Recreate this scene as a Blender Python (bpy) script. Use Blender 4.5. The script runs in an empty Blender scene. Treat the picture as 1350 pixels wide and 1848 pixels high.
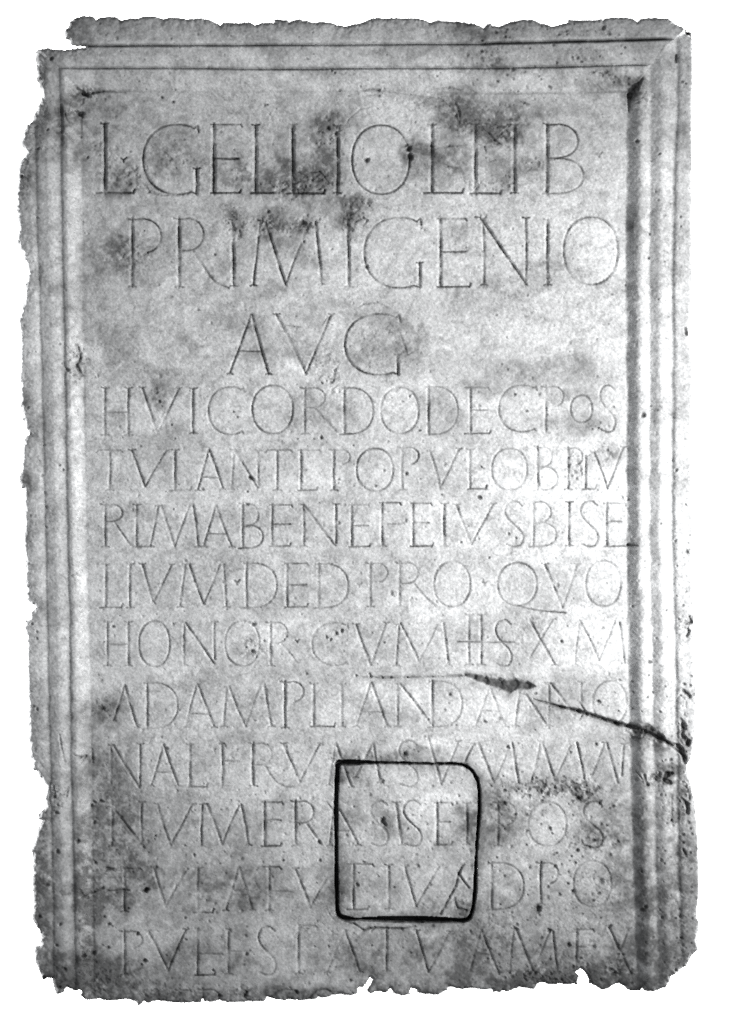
import bpy, math
import numpy as np

# ------------------------------------------------------------------ camera, world, lamps, exposure
# The slab's carved face lies in the XZ plane and looks towards -Y.  One source unit = 1 mm.
U = 0.001
CX, CY = 675.0, 924.0
def wx(x): return (x - CX) * U
def wz(y): return (CY - y) * U

scn = bpy.context.scene
cam_d = bpy.data.cameras.new("camera")
cam = bpy.data.objects.new("camera", cam_d)
scn.collection.objects.link(cam)
CAM_DIST = 7.0
cam.location = (0, -CAM_DIST, 0)
cam.rotation_euler = (math.radians(90), 0, 0)
cam_d.sensor_fit = 'VERTICAL'
cam_d.angle = 2 * math.atan(0.924 / (CAM_DIST - 0.004))
cam_d.clip_end = 60
scn.camera = cam

world = bpy.data.worlds.new("World")
scn.world = world
world.use_nodes = True
bg = world.node_tree.nodes["Background"]
bg.inputs[0].default_value = (0.97, 0.985, 1.0, 1)
bg.inputs[1].default_value = 0.15

def area(name, loc, target, size, power, size_y=None, col=(1, 1, 1)):
    d = bpy.data.lights.new(name, 'AREA')
    d.shape = 'RECTANGLE'; d.size = size; d.size_y = size_y or size
    d.energy = power; d.color = col
    o = bpy.data.objects.new(name, d)
    scn.collection.objects.link(o)
    import mathutils
    v = mathutils.Vector(target) - mathutils.Vector(loc)
    o.location = loc
    o.rotation_euler = v.to_track_quat('-Z', 'Y').to_euler()
    return o
# the photographer's lamp stands to the right of the slab and rakes across it
def spot(name, loc, target, power, cone, radius, col=(1, 1, 1)):
    import mathutils
    d = bpy.data.lights.new(name, 'SPOT')
    d.energy = power; d.spot_size = math.radians(cone); d.spot_blend = 1.0; d.shadow_soft_size = radius; d.color = col
    o = bpy.data.objects.new(name, d); scn.collection.objects.link(o)
    o.location = loc
    o.rotation_euler = (mathutils.Vector(target) - mathutils.Vector(loc)).to_track_quat('-Z', 'Y').to_euler()
spot("key_lamp", (2.35, -1.34, -0.14), (0.28, 0, 0.02), 485, 53, 0.16, (1.0, 0.995, 0.985))
area("fill_lamp", (-0.5, -2.3, 0.1), (0, 0, 0.05), 1.2, 13, 1.2, (0.98, 0.99, 1.0))
# two added, unseen lamps burn the backdrop out to plain white
area("added_backdrop_lamp", (2.6, 0.75, 0), (-0.3, 2.2, 0), 1.0, 420, 2.6)
area("added_backdrop_lamp", (-2.6, 0.75, 0), (0.3, 2.2, 0), 1.0, 420, 2.6)

scn.view_settings.view_transform = 'Standard'
scn.view_settings.look = 'None'
scn.view_settings.exposure = 0
scn.view_settings.gamma = 1
scn.cycles.max_bounces = 4
scn.cycles.use_denoising = False

# ------------------------------------------------------------------ backdrop
def mesh_obj(name, verts, faces, mat, parent=None):
    me = bpy.data.meshes.new(name)
    me.from_pydata(verts, [], faces)
    o = bpy.data.objects.new(name, me)
    scn.collection.objects.link(o)
    if mat: me.materials.append(mat)
    if parent: o.parent = parent
    return o

def simple_mat(name, col, rough=0.9):
    m = bpy.data.materials.new(name); m.use_nodes = True
    b = m.node_tree.nodes["Principled BSDF"]
    b.inputs["Base Color"].default_value = (*col, 1)
    b.inputs["Roughness"].default_value = rough
    return m
mw = simple_mat("blank_white", (0.93, 0.93, 0.93), 1.0)
R = 6.0
bd = mesh_obj("backdrop", [(-R, 2.2, -R), (R, 2.2, -R), (R, 2.2, R), (-R, 2.2, R)], [(0, 1, 2, 3)], mw)  # added plane for the blank white surround
bd["kind"] = "structure"

# ------------------------------------------------------------------ the slab as a relief grid
P = 1.6                                    # grid pitch
X0, X1, Y0, Y1 = 22.0, 1268.0, 22.0, 1824.0
xs = np.arange(X0, X1, P); ys = np.arange(Y0, Y1, P)
nx, ny = len(xs), len(ys)
GX, GY = np.meshgrid(xs, ys)
rng = np.random.default_rng(7)

def noise(sx, sy=None, seed=0, warp=None):
    """smooth value noise in -1..1 over the grid"""
    sy = sy or sx
    r = np.random.default_rng(1000 + seed)
    A = (GX if warp is None else GX + warp[0]) / sx + 3
    B = (GY if warp is None else GY + warp[1]) / sy + 3
    i = np.floor(A).astype(int); j = np.floor(B).astype(int)
    f = A - i; g = B - j
    i = np.clip(i, 0, None); j = np.clip(j, 0, None)
    L = r.uniform(-1, 1, (int(j.max()) + 3, int(i.max()) + 3))
    f = f * f * (3 - 2 * f); g = g * g * (3 - 2 * g)
    return ((L[j, i] * (1 - f) + L[j, i + 1] * f) * (1 - g) + (L[j + 1, i] * (1 - f) + L[j + 1, i + 1] * f) * g)

n2 = noise(2.3, seed=1); n4 = noise(4.5, seed=2); n8 = noise(9, seed=3); n16 = noise(18, seed=4)
n35 = noise(36, seed=5); n70 = noise(75, seed=6); n150 = noise(160, seed=7)
wp = (n16 * 9 + n35 * 14, noise(18, seed=8) * 9 + noise(40, seed=9) * 14)

def win(x0, x1, y0, y1):
    a = max(0, int((x0 - X0) / P)); b = min(nx, int((x1 - X0) / P) + 2)
    c = max(0, int((y0 - Y0) / P)); d = min(ny, int((y1 - Y0) / P) + 2)
    return slice(c, d), slice(a, b)

def seg_dist(a, b, m):
    """distance to segment inside a window m wide; returns (slices, dist, t)"""
    (ax, ay), (bx, by) = a, b
    s = win(min(ax, bx) - m, max(ax, bx) + m, min(ay, by) - m, max(ay, by) + m)
    if s[0].start >= s[0].stop or s[1].start >= s[1].stop: return None
    gx = GX[s]; gy = GY[s]
    dx, dy = bx - ax, by - ay
    L2 = dx * dx + dy * dy + 1e-9
    t = np.clip(((gx - ax) * dx + (gy - ay) * dy) / L2, 0, 1)
    return s, np.hypot(gx - ax - t * dx, gy - ay - t * dy), t

# ---- outline of the broken slab
OUT = [(153,29),(171,31),(173,36),(182,32),(204,31.5),(213,33),(219,37),(227,35),(251,34),(255.5,31),(282,31),(295.5,35),(309,31.5),
(332,34),(371,35),(385,40),(398,46),(404,41),(430,43),(448,41),(463,46),(478,41),(494,43),(495,35.4),(519,38),(522,40),(534,35.4),(550,38),(567,42.5),
(581,39.5),(599,43),(623,48),(652,43),(662,37),(670,34),(681,33.5),(746,33.5),(764,35),(774,41),(790,37),(831,40.7),(857,43),(872,51.6),(878,44.6),
(887,43),(888.5,47),(901.5,48),(909,44.6),(922,40.7),(940,36),(961,36),(977,43),(997,48.4),(1024,42.5),(1025,37),(1048,35.6),(1069,37.5),(1085.6,36),
(1088,40),(1091.5,33),(1126,32.3),(1142.5,34.7),(1149.6,40),(1154,33.7),(1173,32.3),(1204,33.7),(1218,42.5),(1232.6,51),(1240,55.5),(1249,58),(1248,67.4),
(1249.6,84),(1248.7,119.5),(1249,153),(1246.8,181),(1247.5,219),(1246.8,239),(1248,261),(1247.6,324),(1248,368),(1245.4,397),(1248.3,427.6),
(1246.8,462.6),(1249,499),(1247.6,543),(1246,566),(1241,585),(1242.5,613),(1249,649.6),(1248.7,693),(1249.3,744.6),(1246,781),(1246.5,809),
(1247.6,851),(1246,887.7),(1249,931.5),(1252,960.7),(1251,990),(1249,1016),(1250.5,1048),(1252,1064),(1249,1071.7),(1252,1118),(1250.5,1171),
(1253.4,1210.5),(1255,1264.6),(1252.7,1320),(1251,1342),(1246.8,1366.8),(1238,1382.8),(1244,1407.7),(1253.4,1447),(1257,1495),(1258.5,1524.6),
(1260,1561),(1260,1610),(1256,1652),(1261,1666),(1259.7,1714.7),(1247.8,1725),(1238,1744),(1219,1758.5),(1208.7,1762),(1210,1769),(1200.4,1782),
(1179,1790),(1162.5,1789),(1159,1784),(1155.4,1789),(1131.7,1788),(1125.8,1780),(1117.5,1775),(1108,1780),(1098.5,1784),(1086.7,1789),(1077,1782),
(1063,1776),(1063,1769),(1056,1756),(1048.7,1749.5),(1039,1756),(1045,1761),(1042,1777.5),(1027,1778),(1010,1777),(995,1779),(978,1773.7),
(968.5,1780),(963.6,1787.6),(939,1783.5),(914.7,1792),(907.4,1787),(903.7,1793),(890,1791),(887.8,1786),(870.7,1788),(848.7,1783.5),(836.5,1787),
(809.6,1782.7),(807,1789.6),(787.6,1797),(765.6,1795.7),(753,1793),(751,1786),(741,1785),(740.6,1798),(724,1799),(709,1793),(704.5,1786),(697,1793),
(676,1790.7),(670.7,1794.7),(661,1789),(673,1769),(668,1766),(654.7,1783),(646.7,1785),(644,1796),(630.7,1799),(609,1796),(580,1804),(574.7,1800),
(569,1805),(542.7,1806.7),(521,1805),(513,1807),(481,1801),(477,1809),(438.7,1810),(409,1811.5),(398.7,1808),(369,1810),(365,1804),(361,1811.5),
(324,1811.7),(300.7,1810.5),(286.5,1807),(265,1811.7),(260,1808),(248.6,1818),(243.8,1810.5),(232,1804.6),(196.4,1808),(177.5,1804),(158.5,1805.8),
(145.5,1796),(147.8,1789),(142,1785.6),(134.8,1789),(120.6,1780),(115.8,1789),(104,1794.6),(97,1783),(94.5,1766.7),(85,1764),(78,1769.5),(70.8,1751),
(65,1736),(61,1707),(72,1707),(75.5,1691),(71,1676.6),(60,1662),(60,1644),(61.4,1637),(59,1625),(59,1589),(61.4,1574),(58.5,1562.5),(62,1558),
(57.8,1552),(57.8,1532),(63.6,1508),(70,1492),(75.3,1481),(68,1480),(69.5,1469),(83,1455),(82,1434),(83.6,1419),(77,1410),(73.3,1403),(66.8,1391.4),
(58.7,1389),(58.3,1372.4),(54,1365),(52.9,1338.8),(50,1273),(48.5,1222),(47,1184),(47.8,1162),(45.6,1113.6),(50,1118.8),(55.8,1115),(55,1106),
(65.3,1097.6),(59.5,1091),(46.3,1083),(44,1023),(44,950),(42.6,919),(43.4,882.6),(39,884.8),(35.3,868),(39,828.6),(40.5,802),(46.3,789),(55,783),
(50.7,777.4),(40.5,757),(38.3,735),(35.3,700),(35.3,669),(35.3,610.7),(33,581.5),(36,567),(44,537.7),(47,512.8),(53.6,489.5),(48.5,485),(44.8,469),
(41,461.7),(43.4,458.8),(36,450),(30,436.7),(33,410),(28.8,382.6),(29.5,346),(32.4,317),(34.6,295),(48.5,276.7),(42.6,268.7),(36,258.4),(47,229),
(50.7,222),(51.4,225.6),(58,220.5),(60,213),(64.4,202),(71,189),(73.3,177.8),(76.7,175.6),(71,157.8),(70,149),(65.6,146.7),(65.6,120),(63.3,95.6),
(66.7,90),(86.7,86.7),(100,90),(131,89),(153,86),(153,84.5),(129,82),(125.6,73),(118,71),(115.6,56.7),(123,51),(126.7,40),(140,32)]

def inside_poly(poly, gx, gy):
    ins = np.zeros(gx.shape, bool)
    n = len(poly)
    for k in range(n):
        (ax, ay), (bx, by) = poly[k], poly[(k + 1) % n]
        if ay == by: continue
        c = (gy > min(ay, by)) & (gy <= max(ay, by))
        if not c.any(): continue
        xx = ax + (gy - ay) * (bx - ax) / (by - ay)
        ins ^= c & (gx < xx)
    return ins
# row-wise scan of the polygon (fast: one row at a time)
INS = np.zeros((ny, nx), bool)
for r in range(ny):
    y = ys[r]; cr = []
    for k in range(len(OUT)):
        (ax, ay), (bx, by) = OUT[k], OUT[(k + 1) % len(OUT)]
        if (ay > y) != (by > y): cr.append(ax + (y - ay) * (bx - ax) / (by - ay))
    cr.sort()
    for a, b in zip(cr[::2], cr[1::2]): INS[r, (xs >= a) & (xs <= b)] = True
DE = np.full((ny, nx), 40.0)
for k in range(len(OUT)):
    q = seg_dist(OUT[k], OUT[(k + 1) % len(OUT)], 40)
    if q: DE[q[0]] = np.minimum(DE[q[0]], q[1])
RE = np.clip((GX - 1180) / 40, 0, 1) * np.clip((GY - 60) / 30, 0, 1) * np.clip((1700 - GY) / 40, 0, 1)     # the right flank is sawn, not broken
SD = np.where(INS, DE, -DE) + (n4 * 0.9 + n2 * 0.5 + n8 * 0.5) * (1 - .65 * RE)      # ragged signed distance, + inside

# ------------------------------------------------------------------ mouldings
def cv(t, *pts):
    a = np.array(pts, float); return np.interp(t, a[:, 0], a[:, 1])
L0 = cv(GY, (100,140),(200,147),(420,150),(600,150),(850,155),(1100,160),(1250,165),(1400,166),(1600,168),(1820,171))
L1 = cv(GY, (100,107),(200,110),(400,113),(600,117),(850,121),(1000,124),(1100,127),(1250,128),(1400,130),(1600,134),(1820,139))
L2 = cv(GY, (100,62),(200,64),(300,66),(400,67),(550,74),(700,77),(850,81),(1100,86),(1250,89),(1400,92),(1600,97),(1820,97))
R0 = cv(GX * 0 + GY, (100,1136),(200,1133),(350,1132),(420,1130),(700,1132),(900,1133),(1050,1133),(1250,1136),(1400,1139),(1500,1142),(1600,1144),(1820,1153))
R1 = cv(GY, (100,1170),(200,1172),(350,1171),(450,1170),(700,1171),(900,1170),(1060,1172),(1200,1175),(1300,1176),(1450,1179),(1600,1182),(1820,1188))
R2 = cv(GY, (80,1221),(200,1219),(350,1214),(450,1212),(700,1212),(900,1211),(1060,1213),(1200,1217),(1300,1219),(1450,1221),(1600,1224),(1820,1231))
T0 = cv(GX, (100,165),(150,163),(300,164),(500,164),(700,162),(900,168),(1000,167),(1160,164))
T1 = cv(GX, (60,124),(150,124),(300,124),(500,126),(700,124),(900,124),(1050,121),(1200,117))
T2 = cv(GX, (60,84),(160,84.5),(400,83.5),(600,82.5),(700,82),(850,81.5),(900,79.5),(1050,76.5),(1200,72))
def prof_u(v, a, b, c):
    """signed outward distance re-scaled so the two grooves sit at 37 and 78"""
    return np.where(v < a, v - a, np.where(v < b, (v - a) / (b - a) * 37, np.where(v < c, 37 + (v - b) / (c - b) * 41, 78 + (v - c))))
wob = n35 * 0.8 + n16 * 0.5
uL = prof_u(-GX + wob, -L0, -L1, -L2)
uR = prof_u(GX + wob, R0, R1, R2)
uT = prof_u(-GY + wob * 0.6, -T0, -T1, -T2)
u = np.maximum(np.maximum(uL, uR), uT)
side = np.argmax(np.stack([uL, uR, uT]), axis=0)

f_u = np.array([-6,  -1,  0,  1.5,  6,  12,  18,  23, 27,  33, 36,  37.4, 39,  45,  54, 59,  66,  74, 77, 78.5, 81, 86, 100, 130])
f_h = np.array([ 0, -0.3, -.8, .4, 3.5, 9.5, 14, 15.6, 15, 12.5, 11.2, 8.2, 9.4, 12.2, 16.5, 17, 14.8, 12.0, 11.4, 8.6, 11.4, 14.6, 15.0, 15])
H = np.interp(u + n16 * .5 + n4 * .4, f_u, f_h)
_t = np.arange(-20, 140, .25)
def soften(a, w=4.0):
    k = int(w / .25); v = np.interp(_t, f_u, a); v = np.convolve(np.pad(v, k, mode='edge'), np.ones(k) / k, 'same')[k:-k]
    return v
H = np.interp(u + n16 * .5 + n4 * .4, _t, soften(f_h * .86, 6))
# top mouldings are cut shallower towards the panel
fT = np.array([0, 0, -.5, .3, 1.6, 4.2, 7.0, 9, 10, 10.6, 10.8, 7.4, 9.8, 11.2, 13, 13.8, 14.0, 14, 13.8, 10.0, 13.6, 15, 15.0, 15])
HT = np.interp(u, f_u, fT) * 1.35
fl = np.array([0, 0, -.2, .1, 1.0, 3.0, 5.6, 7.2, 8.2, 7.8, 7.2, 6.3, 6.6, 7.6, 9.2, 9.6, 9.0, 8.0, 7.7, 6.7, 7.6, 8.8, 9.4, 9.6])
fl = fl * 1.6
HL = np.interp(u + n16 * .8, _t, soften(fl))
blL = np.clip((uL - uR) / 40 + .5, 0, 1)
H = H * (1 - blL) + HL * blL
bl = np.clip((uT - np.maximum(uL, uR)) / 8 + 0.5, 0, 1)
H = H * (1 - bl) + HT * bl

# ---- stone undulation and tooling
H += n150 * 1.6 + n70 * 0.9 + n35 * 0.35 + n16 * 0.22 + n8 * 0.26 + n4 * 0.25 + n2 * 0.17
G = np.zeros((ny, nx))          # grime in cuts, plus shade painted in grooves and round the inset, 0..1
LAB = np.zeros((ny, nx), np.int32)   # letter id
LETTERS = []
ROUGH = np.zeros((ny, nx))      # weathering weight

# grooves between the mouldings: uneven grime, plus crease shade painted into the colour
def groove_dirt_shade(uu, at, w, amt, sel):
    global G
    k = np.clip(1 - np.abs(uu - at) / w, 0, 1) * sel * amt
    G = np.maximum(G, k)
m_top = bl > .5
vT2 = cv(GX, (150,.8),(250,.95),(380,.8),(480,.6),(700,.45),(860,.4),(880,1.25),(1195,1.3),(1215,0),(1260,0))
groove_dirt_shade(u, 78.5, 4.2, 1, m_top * vT2 * (0.85 + 0.4 * n16))
H -= np.clip(1 - np.abs(u - 78.5) / 4, 0, 1) * 5 * np.clip(vT2, 0, 1.2) * m_top
vT1 = cv(GX, (105,.3),(130,.7),(300,.65),(500,.6),(700,.6),(900,.55),(1040,.6),(1100,.4),(1170,.2),(1185,0),(1260,0))
groove_dirt_shade(u, 37.8, 4.5, 1, m_top * vT1 * (0.85 + 0.45 * n16))
H -= np.clip(1 - np.abs(u - 37.6) / 4, 0, 1) * 2.5 * m_top
vT0 = cv(GX, (140,1),(200,.9),(235,.5),(260,.15),(600,.1),(880,.2),(900,.5),(960,.45),(1040,.15),(1100,.5),(1140,.6),(1150,0))
groove_dirt_shade(u, -0.5, 3.5, 1, m_top * vT0 * (0.8 + 0.5 * n16))
mL = (side == 0) & ~m_top; mR = (side == 1) & ~m_top
groove_dirt_shade(u, 37.4, 7, 1, mL * (0.36 + 0.3 * n35 + 0.2 * n16))
groove_dirt_shade(u, 78.5, 9, 1, mL * (0.34 + 0.25 * n35 + 0.15 * n16))
groove_dirt_shade(u, 0.3, 3, 1, mR * (0.2 + 0.3 * n35))
groove_dirt_shade(u, 80, 5, 1, mR * (0.25 + 0.3 * n35))
groove_dirt_shade(u, 0, 3, 1, mL * cv(GY, (150,.2),(200,.3),(220,.85),(255,.5),(262,.1),(620,.1),(690,.5),(760,.45),(800,.1),(1240,.1),(1250,.4),(1290,.2),(1360,.5),(1380,.1),(1450,.2),(1600,.6),(1780,.8)) * (.8 + .5 * n16))

# ------------------------------------------------------------------ carving
def spline(pts, n=7):
    p = np.array(pts, float)
    if len(p) < 3: return [tuple(q) for q in p]
    q = np.vstack([2 * p[0] - p[1], p, 2 * p[-1] - p[-2]]); out = []
    for i in range(1, len(q) - 2):
        for t in np.linspace(0, 1, n, endpoint=False):
            out.append(tuple(0.5 * (2 * q[i] + (q[i + 1] - q[i - 1]) * t + (2 * q[i - 1] - 5 * q[i] + 4 * q[i + 1] - q[i + 2]) * t * t + (3 * q[i] - q[i - 1] - 3 * q[i + 1] + q[i + 2]) * t ** 3)))
    out.append(tuple(p[-1])); return out

# rows: stem width, hairline width, strength of grime and painted groove shade
TH, TN = 6.5, 4.2
def St(a, b, w=None, d=1.0): return ([a, b], w or TH, d)
def Th(pts, d=1.0, w=None): return (pts, w or TN, d)
def serif(x, y, up, s=7):       # up=1: serif at top of a stem
    k = -2.2 if up else 2.2
    return ([(x - s, y + k * .5), (x, y - k * .35), (x + s, y + k * .5)], TN * .9, .9)
def gI(x, y0, y1, xb=None):
    xb = x if xb is None else xb
    return [St((x, y0), (xb, y1)), serif(x, y0, 1), serif(xb, y1, 0)]
def gL(x, y0, y1, xl, xr): return [St((x, y0), (x, y1)), serif(x, y0, 1), Th([(xl, y1 + 1), (x, y1), (xr, y1 + .5), (xr + 2, y1 - 6)], 1.25, TN * 1.1)]
def gE(x, y0, y1, xt, xm, ym, xb, xl=None):
    xl = x - 5 if xl is None else xl
    s = [St((x, y0), (x, y1)), Th([(xl, y0), (xt, y0), (xt + 2, y0 + 4)])]
    if xm: s.append(Th([(x, ym), (xm, ym)]))
    if xb: s.append(Th([(xl, y1 + 1), (xb, y1), (xb + 2, y1 - 5)], 1.15))
    else: s.append(serif(x, y1, 0))
    return s
def gT(x, y0, y1, xl, xr): return [St((x, y0), (x, y1)), Th([(xl - 2, y0 + 5), (xl + 3, y0), (xr - 3, y0), (xr + 1, y0 + 4)]), serif(x, y1, 0)]
def ell(xl, xr, y0, y1, a0, a1, n=26, e=2.15):
    cx, cy, rx, ry = (xl + xr) / 2, (y0 + y1) / 2, (xr - xl) / 2, (y1 - y0) / 2
    o = []
    for t in np.linspace(math.radians(a0), math.radians(a1), n):
        c, s = math.cos(t), math.sin(t)
        o.append((cx + rx * math.copysign(abs(c) ** (2 / e), c), cy - ry * math.copysign(abs(s) ** (2 / e), s)))
    return o
def gO(xl, xr, y0, y1, w=None): return [(ell(xl, xr, y0, y1, 0, 360, 34), w or TN * 1.15, .9)]
def gC(xl, xr, y0, y1, ty=9):
    k = (xr - xl) * .12
    top = ell(xl, xr + k * 2, y0, y1, 62, 180, 16); bot = ell(xl, xr + k * 2, y0, y1, 180, 300, 16)
    return [([(xr + 1, y0 + ty), (xr - 1, y0 + 2)] + top, TN * 1.15, .9), (bot + [(xr - 1, y1 - 2)], TN * 1.2, 1.0)]
def gG(xl, xr, y0, y1, xh, yh):
    return gC(xl, xr, y0, y1, 14)[:1] + [(ell(xl, xr + (xr - xl) * .24, y0, y1, 180, 292, 16) + [(xh, y1 - 1)], TN * 1.25, 1.1), St((xh, yh), (xh, y1 - 1)), serif(xh, yh, 1, 6)]
def gD(x, xr, y0, y1):
    return [St((x, y0), (x, y1)), Th([(x - 6, y0 + 1), (x, y0 + 1)] + ell(2 * x - xr + 12, xr, y0, y1, 80, -80, 20, 2.3) + [(x, y1), (x - 9, y1 + 1)], .95)]
def bowl(x, xr, y0, yb, close=True):
    o = [(x, y0 + 2)] + ell(x - (xr - x) * .45, xr, y0, yb, 80, -70 if not close else -85, 14)
    if close: o.append((x, yb))
    return o
def gP(x, xr, y0, y1, yb, close=False): return [St((x, y0), (x, y1)), serif(x, y1, 0), Th([(x - 9, y0), (x, y0 + 2)]), Th(bowl(x, xr, y0, yb, close))]
def gR(x, xr, y0, y1, yb, leg): return gP(x, xr, y0, y1, yb, True) + [(spline(leg), TH * .8, .75)]
def gB(x, xa, xb, y0, y1, ym): return [St((x, y0), (x, y1)), Th([(x - 7, y0 - 1), (x, y0 + 1)] + bowl(x, xa, y0, ym, True)), Th(bowl(x, xb, ym, y1, True) + [(x - 8, y1 + 1)])]
def gS(xl, xr, y0, y1):
    w, h = xr - xl, y1 - y0
    f = lambda a, b: (xl + a * w, y0 + b * h)
    return [(spline([f(.93, .09), f(.6, 0), f(.18, .04), f(0, .2), f(.12, .36), f(.5, .52), f(.88, .66), f(1, .82), f(.82, .97), f(.45, 1), f(.05, .95)], 5), TN * 1.15, .95)]
def gV(a, b, c): return [St(a, b, TH * .95), Th([c, b], .95, TN * 1.15), serif(a[0], a[1], 1, 6), serif(c[0], c[1], 1, 5)]
def gA(ap, lf, rf, yb=None):
    s = [Th([ap, lf], .95, TN * 1.15), St((ap[0] + 1, ap[1]), rf, TH * .95), serif(lf[0], lf[1], 0, 5), serif(rf[0], rf[1], 0, 5)]
    if yb:
        tl = (yb - ap[1]) / (lf[1] - ap[1]); tr = (yb - ap[1]) / (rf[1] - ap[1])
        s.append(Th([(ap[0] + (lf[0] - ap[0]) * tl, yb), (ap[0] + (rf[0] - ap[0]) * tr, yb + 1)], .9))
    return s
def gM(a, b, c, d, e, f, g):    # left top, left foot, diag top, vertex, right apex, right leg top, foot
    return [Th([a, b], .95, TN * 1.2), St(c, d, TH * .95), Th([d, e], .9), St(f, g, TH * .9), serif(b[0], b[1], 0, 6), serif(g[0], g[1], 0, 6), Th([(a[0] - 6, a[1]), (c[0] + 1, c[1])])]
def gN(a, b, c, d, e, f):       # left stem, diagonal, right stem
    s = [Th([a, b], 1, TN * 1.3), St(c, d, TH * .95), serif(b[0], b[1], 0, 6), Th([(c[0] - 9, c[1] - 1), c])]
    if e: s += [Th([e, f], 1, TN * 1.25), serif(e[0], e[1], 1, 6)]
    return s
def gH(x, x2, y0, y1, yb): return gI(x, y0, y1) + gI(x2, y0, y1) + [Th([(x, yb), (x2, yb)])]
def gX(a, b, c, d): return [St(a, b), Th([c, d]), serif(b[0], b[1], 0, 6), serif(a[0], a[1], 1, 6), serif(c[0], c[1], 1, 5)]
def dot(x, y, s=5): return [([(x - s, y - s * .4), (x, y + s * .3)], 5, 1.3), ([(x, y + s * .3), (x + s, y - s * .7)], 4.5, 1.2), ([(x, y), (x, y + s)], 4, 1.0)]

ROWS = []
def row(th, tn, dirt_shade, depth, *gl): ROWS.append((th, tn, dirt_shade, depth, gl))
K = lambda ch, *a: (ch, a)
row(9.5, 5.0, 1.0, 1.1,
 K('L',188,223,347,173,240), K('.',222.5,287), K('G',257.6,357,224,350,354,304), K('E',385,224,347,434,430,285.5,432), K('L',460.5,225,347,452,508),
 K('L',528,224,348,516,584), K('I',608,226,347), K('O',635,739,225,350), K('L',779,225,347,765,834), K('L',857,224,348,848,902),
 K('I',928,224,347), K('B',986.5,1043,1053,223,348.5,284.5), K('.',1081,278))
row(8.6, 5.0, .9, .95,
 K('P',237.6,290,394,516,457), K('R',322,366.5,393,516.5,452,[(348,453),(365,478),(387,507),(412,519)]), K('I',419,396,515,421),
 K('M',(470,396),(457,514),(479,401),(515,513),(557,404),(569,400),(580,512)), K('I',627,395,516,629), K('G',657,759,392,519,757,474),
 K('E',794,394,516.5,840,841,453.5,847), K('N',(872,394),(873,513),(866,392),(949,512.6),(949,393),(949,506)), K('I',988,396,513), K('O',1017,1115,391,513,6.5))
row(8.2, 5.0, .85, .9,
 K('A',(453,566),(414,673.5),(484,674),633), K('V',(498,567),(551.7,673.5),(597,567)), K('G',622,721,566,676,717.5,640))
row(6.5, 4.5, 0.59, .85,
 K('H',189,231,700,784,743), K('V',(256,699),(283.5,781),(322.5,700)), K('I',348,701,781), K('C',375.6,439,698,783.5), K('O',454.6,528,695,782),
 K('R',550,586,699,782,735.5,[(569,737),(585,756),(607,779)]), K('D',621,673,699,783), K('O',687,755,699,782), K('D',773,826,697,783.5),
 K('E',849,699,781.5,880,880,739.5,883,838), K('C',900,967,695,779), K('P',985,1017,697,780,734), K('O',1029.5,1068.5,713,762), K('S',1083,1110,695,779))
row(6.5, 4.5, 0.54, .8,
 K('T',197,812,884,174,219), K('V',(237,812),(261.5,878),(300,812)), K('L',315,812,884.5,305.5,342), K('A',(376,812),(356,884),(402,882),861),
 K('N',(421,820),(417,882),(423,812),(464,879.5),(466,813),(466,874)), K('T',499.4,812,884,479,526), K('E',542,812,884,576,552,848,570), K('P',602,631,811,884,838),
 K('O',643,709,809,886), K('P',726,755,806.5,883,838), K('V',(776,815),(794,880),(828,810)), K('L',848,811,882,843,876), K('O',887,951,809,884),
 K('B',970,996,1006,806,884,842), K('P',1025,1051,808,882,840), K('L',1056.5,822,882,1051,1074), K('V',(1072,816),(1095.6,882),(1125,807)))
row(6.5, 4.5, 0.59, .85,
 K('R',189.4,220,910,986,941,[(206,942),(222,965),(239,986),(262,986)]), K('I',246,911,986), K('M',(285,913),(271,986),(291,912),(315,986),(342,912),(348,912),(357,986)),
 K('A',(389,913),(366.5,986),(418,986),963), K('B',437.5,466,474,909,989,948), K('E',491,911,985,525,523,946,522), K('N',(547,912),(548,985),(548,911),(604,984),(606,910),(606,980)),
 K('E',634,911,986,664,664,948.7,666), K('F',689.5,907,985,721,719,945), K('.',728,942,3), K('E',745,908,985,777,774,943.5,780), K('I',801.5,909,985),
 K('V',(823,910.6),(850.6,982),(890,909)), K('S',911.5,944,905,986), K('B',962,994,1004,905,986,943), K('I',1027,906,984), K('S',1048,1079,904,986), K('E',1095,908,985,1127,1121,941.7,1142,1089))
row(6.5, 4.5, 0.54, .8,
 K('L',190,1019,1096,178.5,218), K('I',234,1018,1096), K('V',(256,1018),(276,1088),(309,1019)), K('M',(334,1018),(324,1095),(341,1018),(367,1090),(396,1019),(403,1019),(408,1095)),
 K('.',427,1050), K('D',445,499,1016,1096.5), K('E',518,1017,1095,553,552,1055,553), K('D',574.6,627.8,1017,1097), K('.',648,1055,4), K('P',668,699,1016,1094,1051),
 K('R',721,754,1015,1094,1053,[(748,1054),(765,1075),(786,1095)]), K('O',783,848,1013,1095), K('.',874,1052,4), K('Q',898,968.5,1015.6,1093), K('V',(983,1018),(1015,1096),(1041,1018)), K('O',1057,1120,1012,1094))
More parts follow.
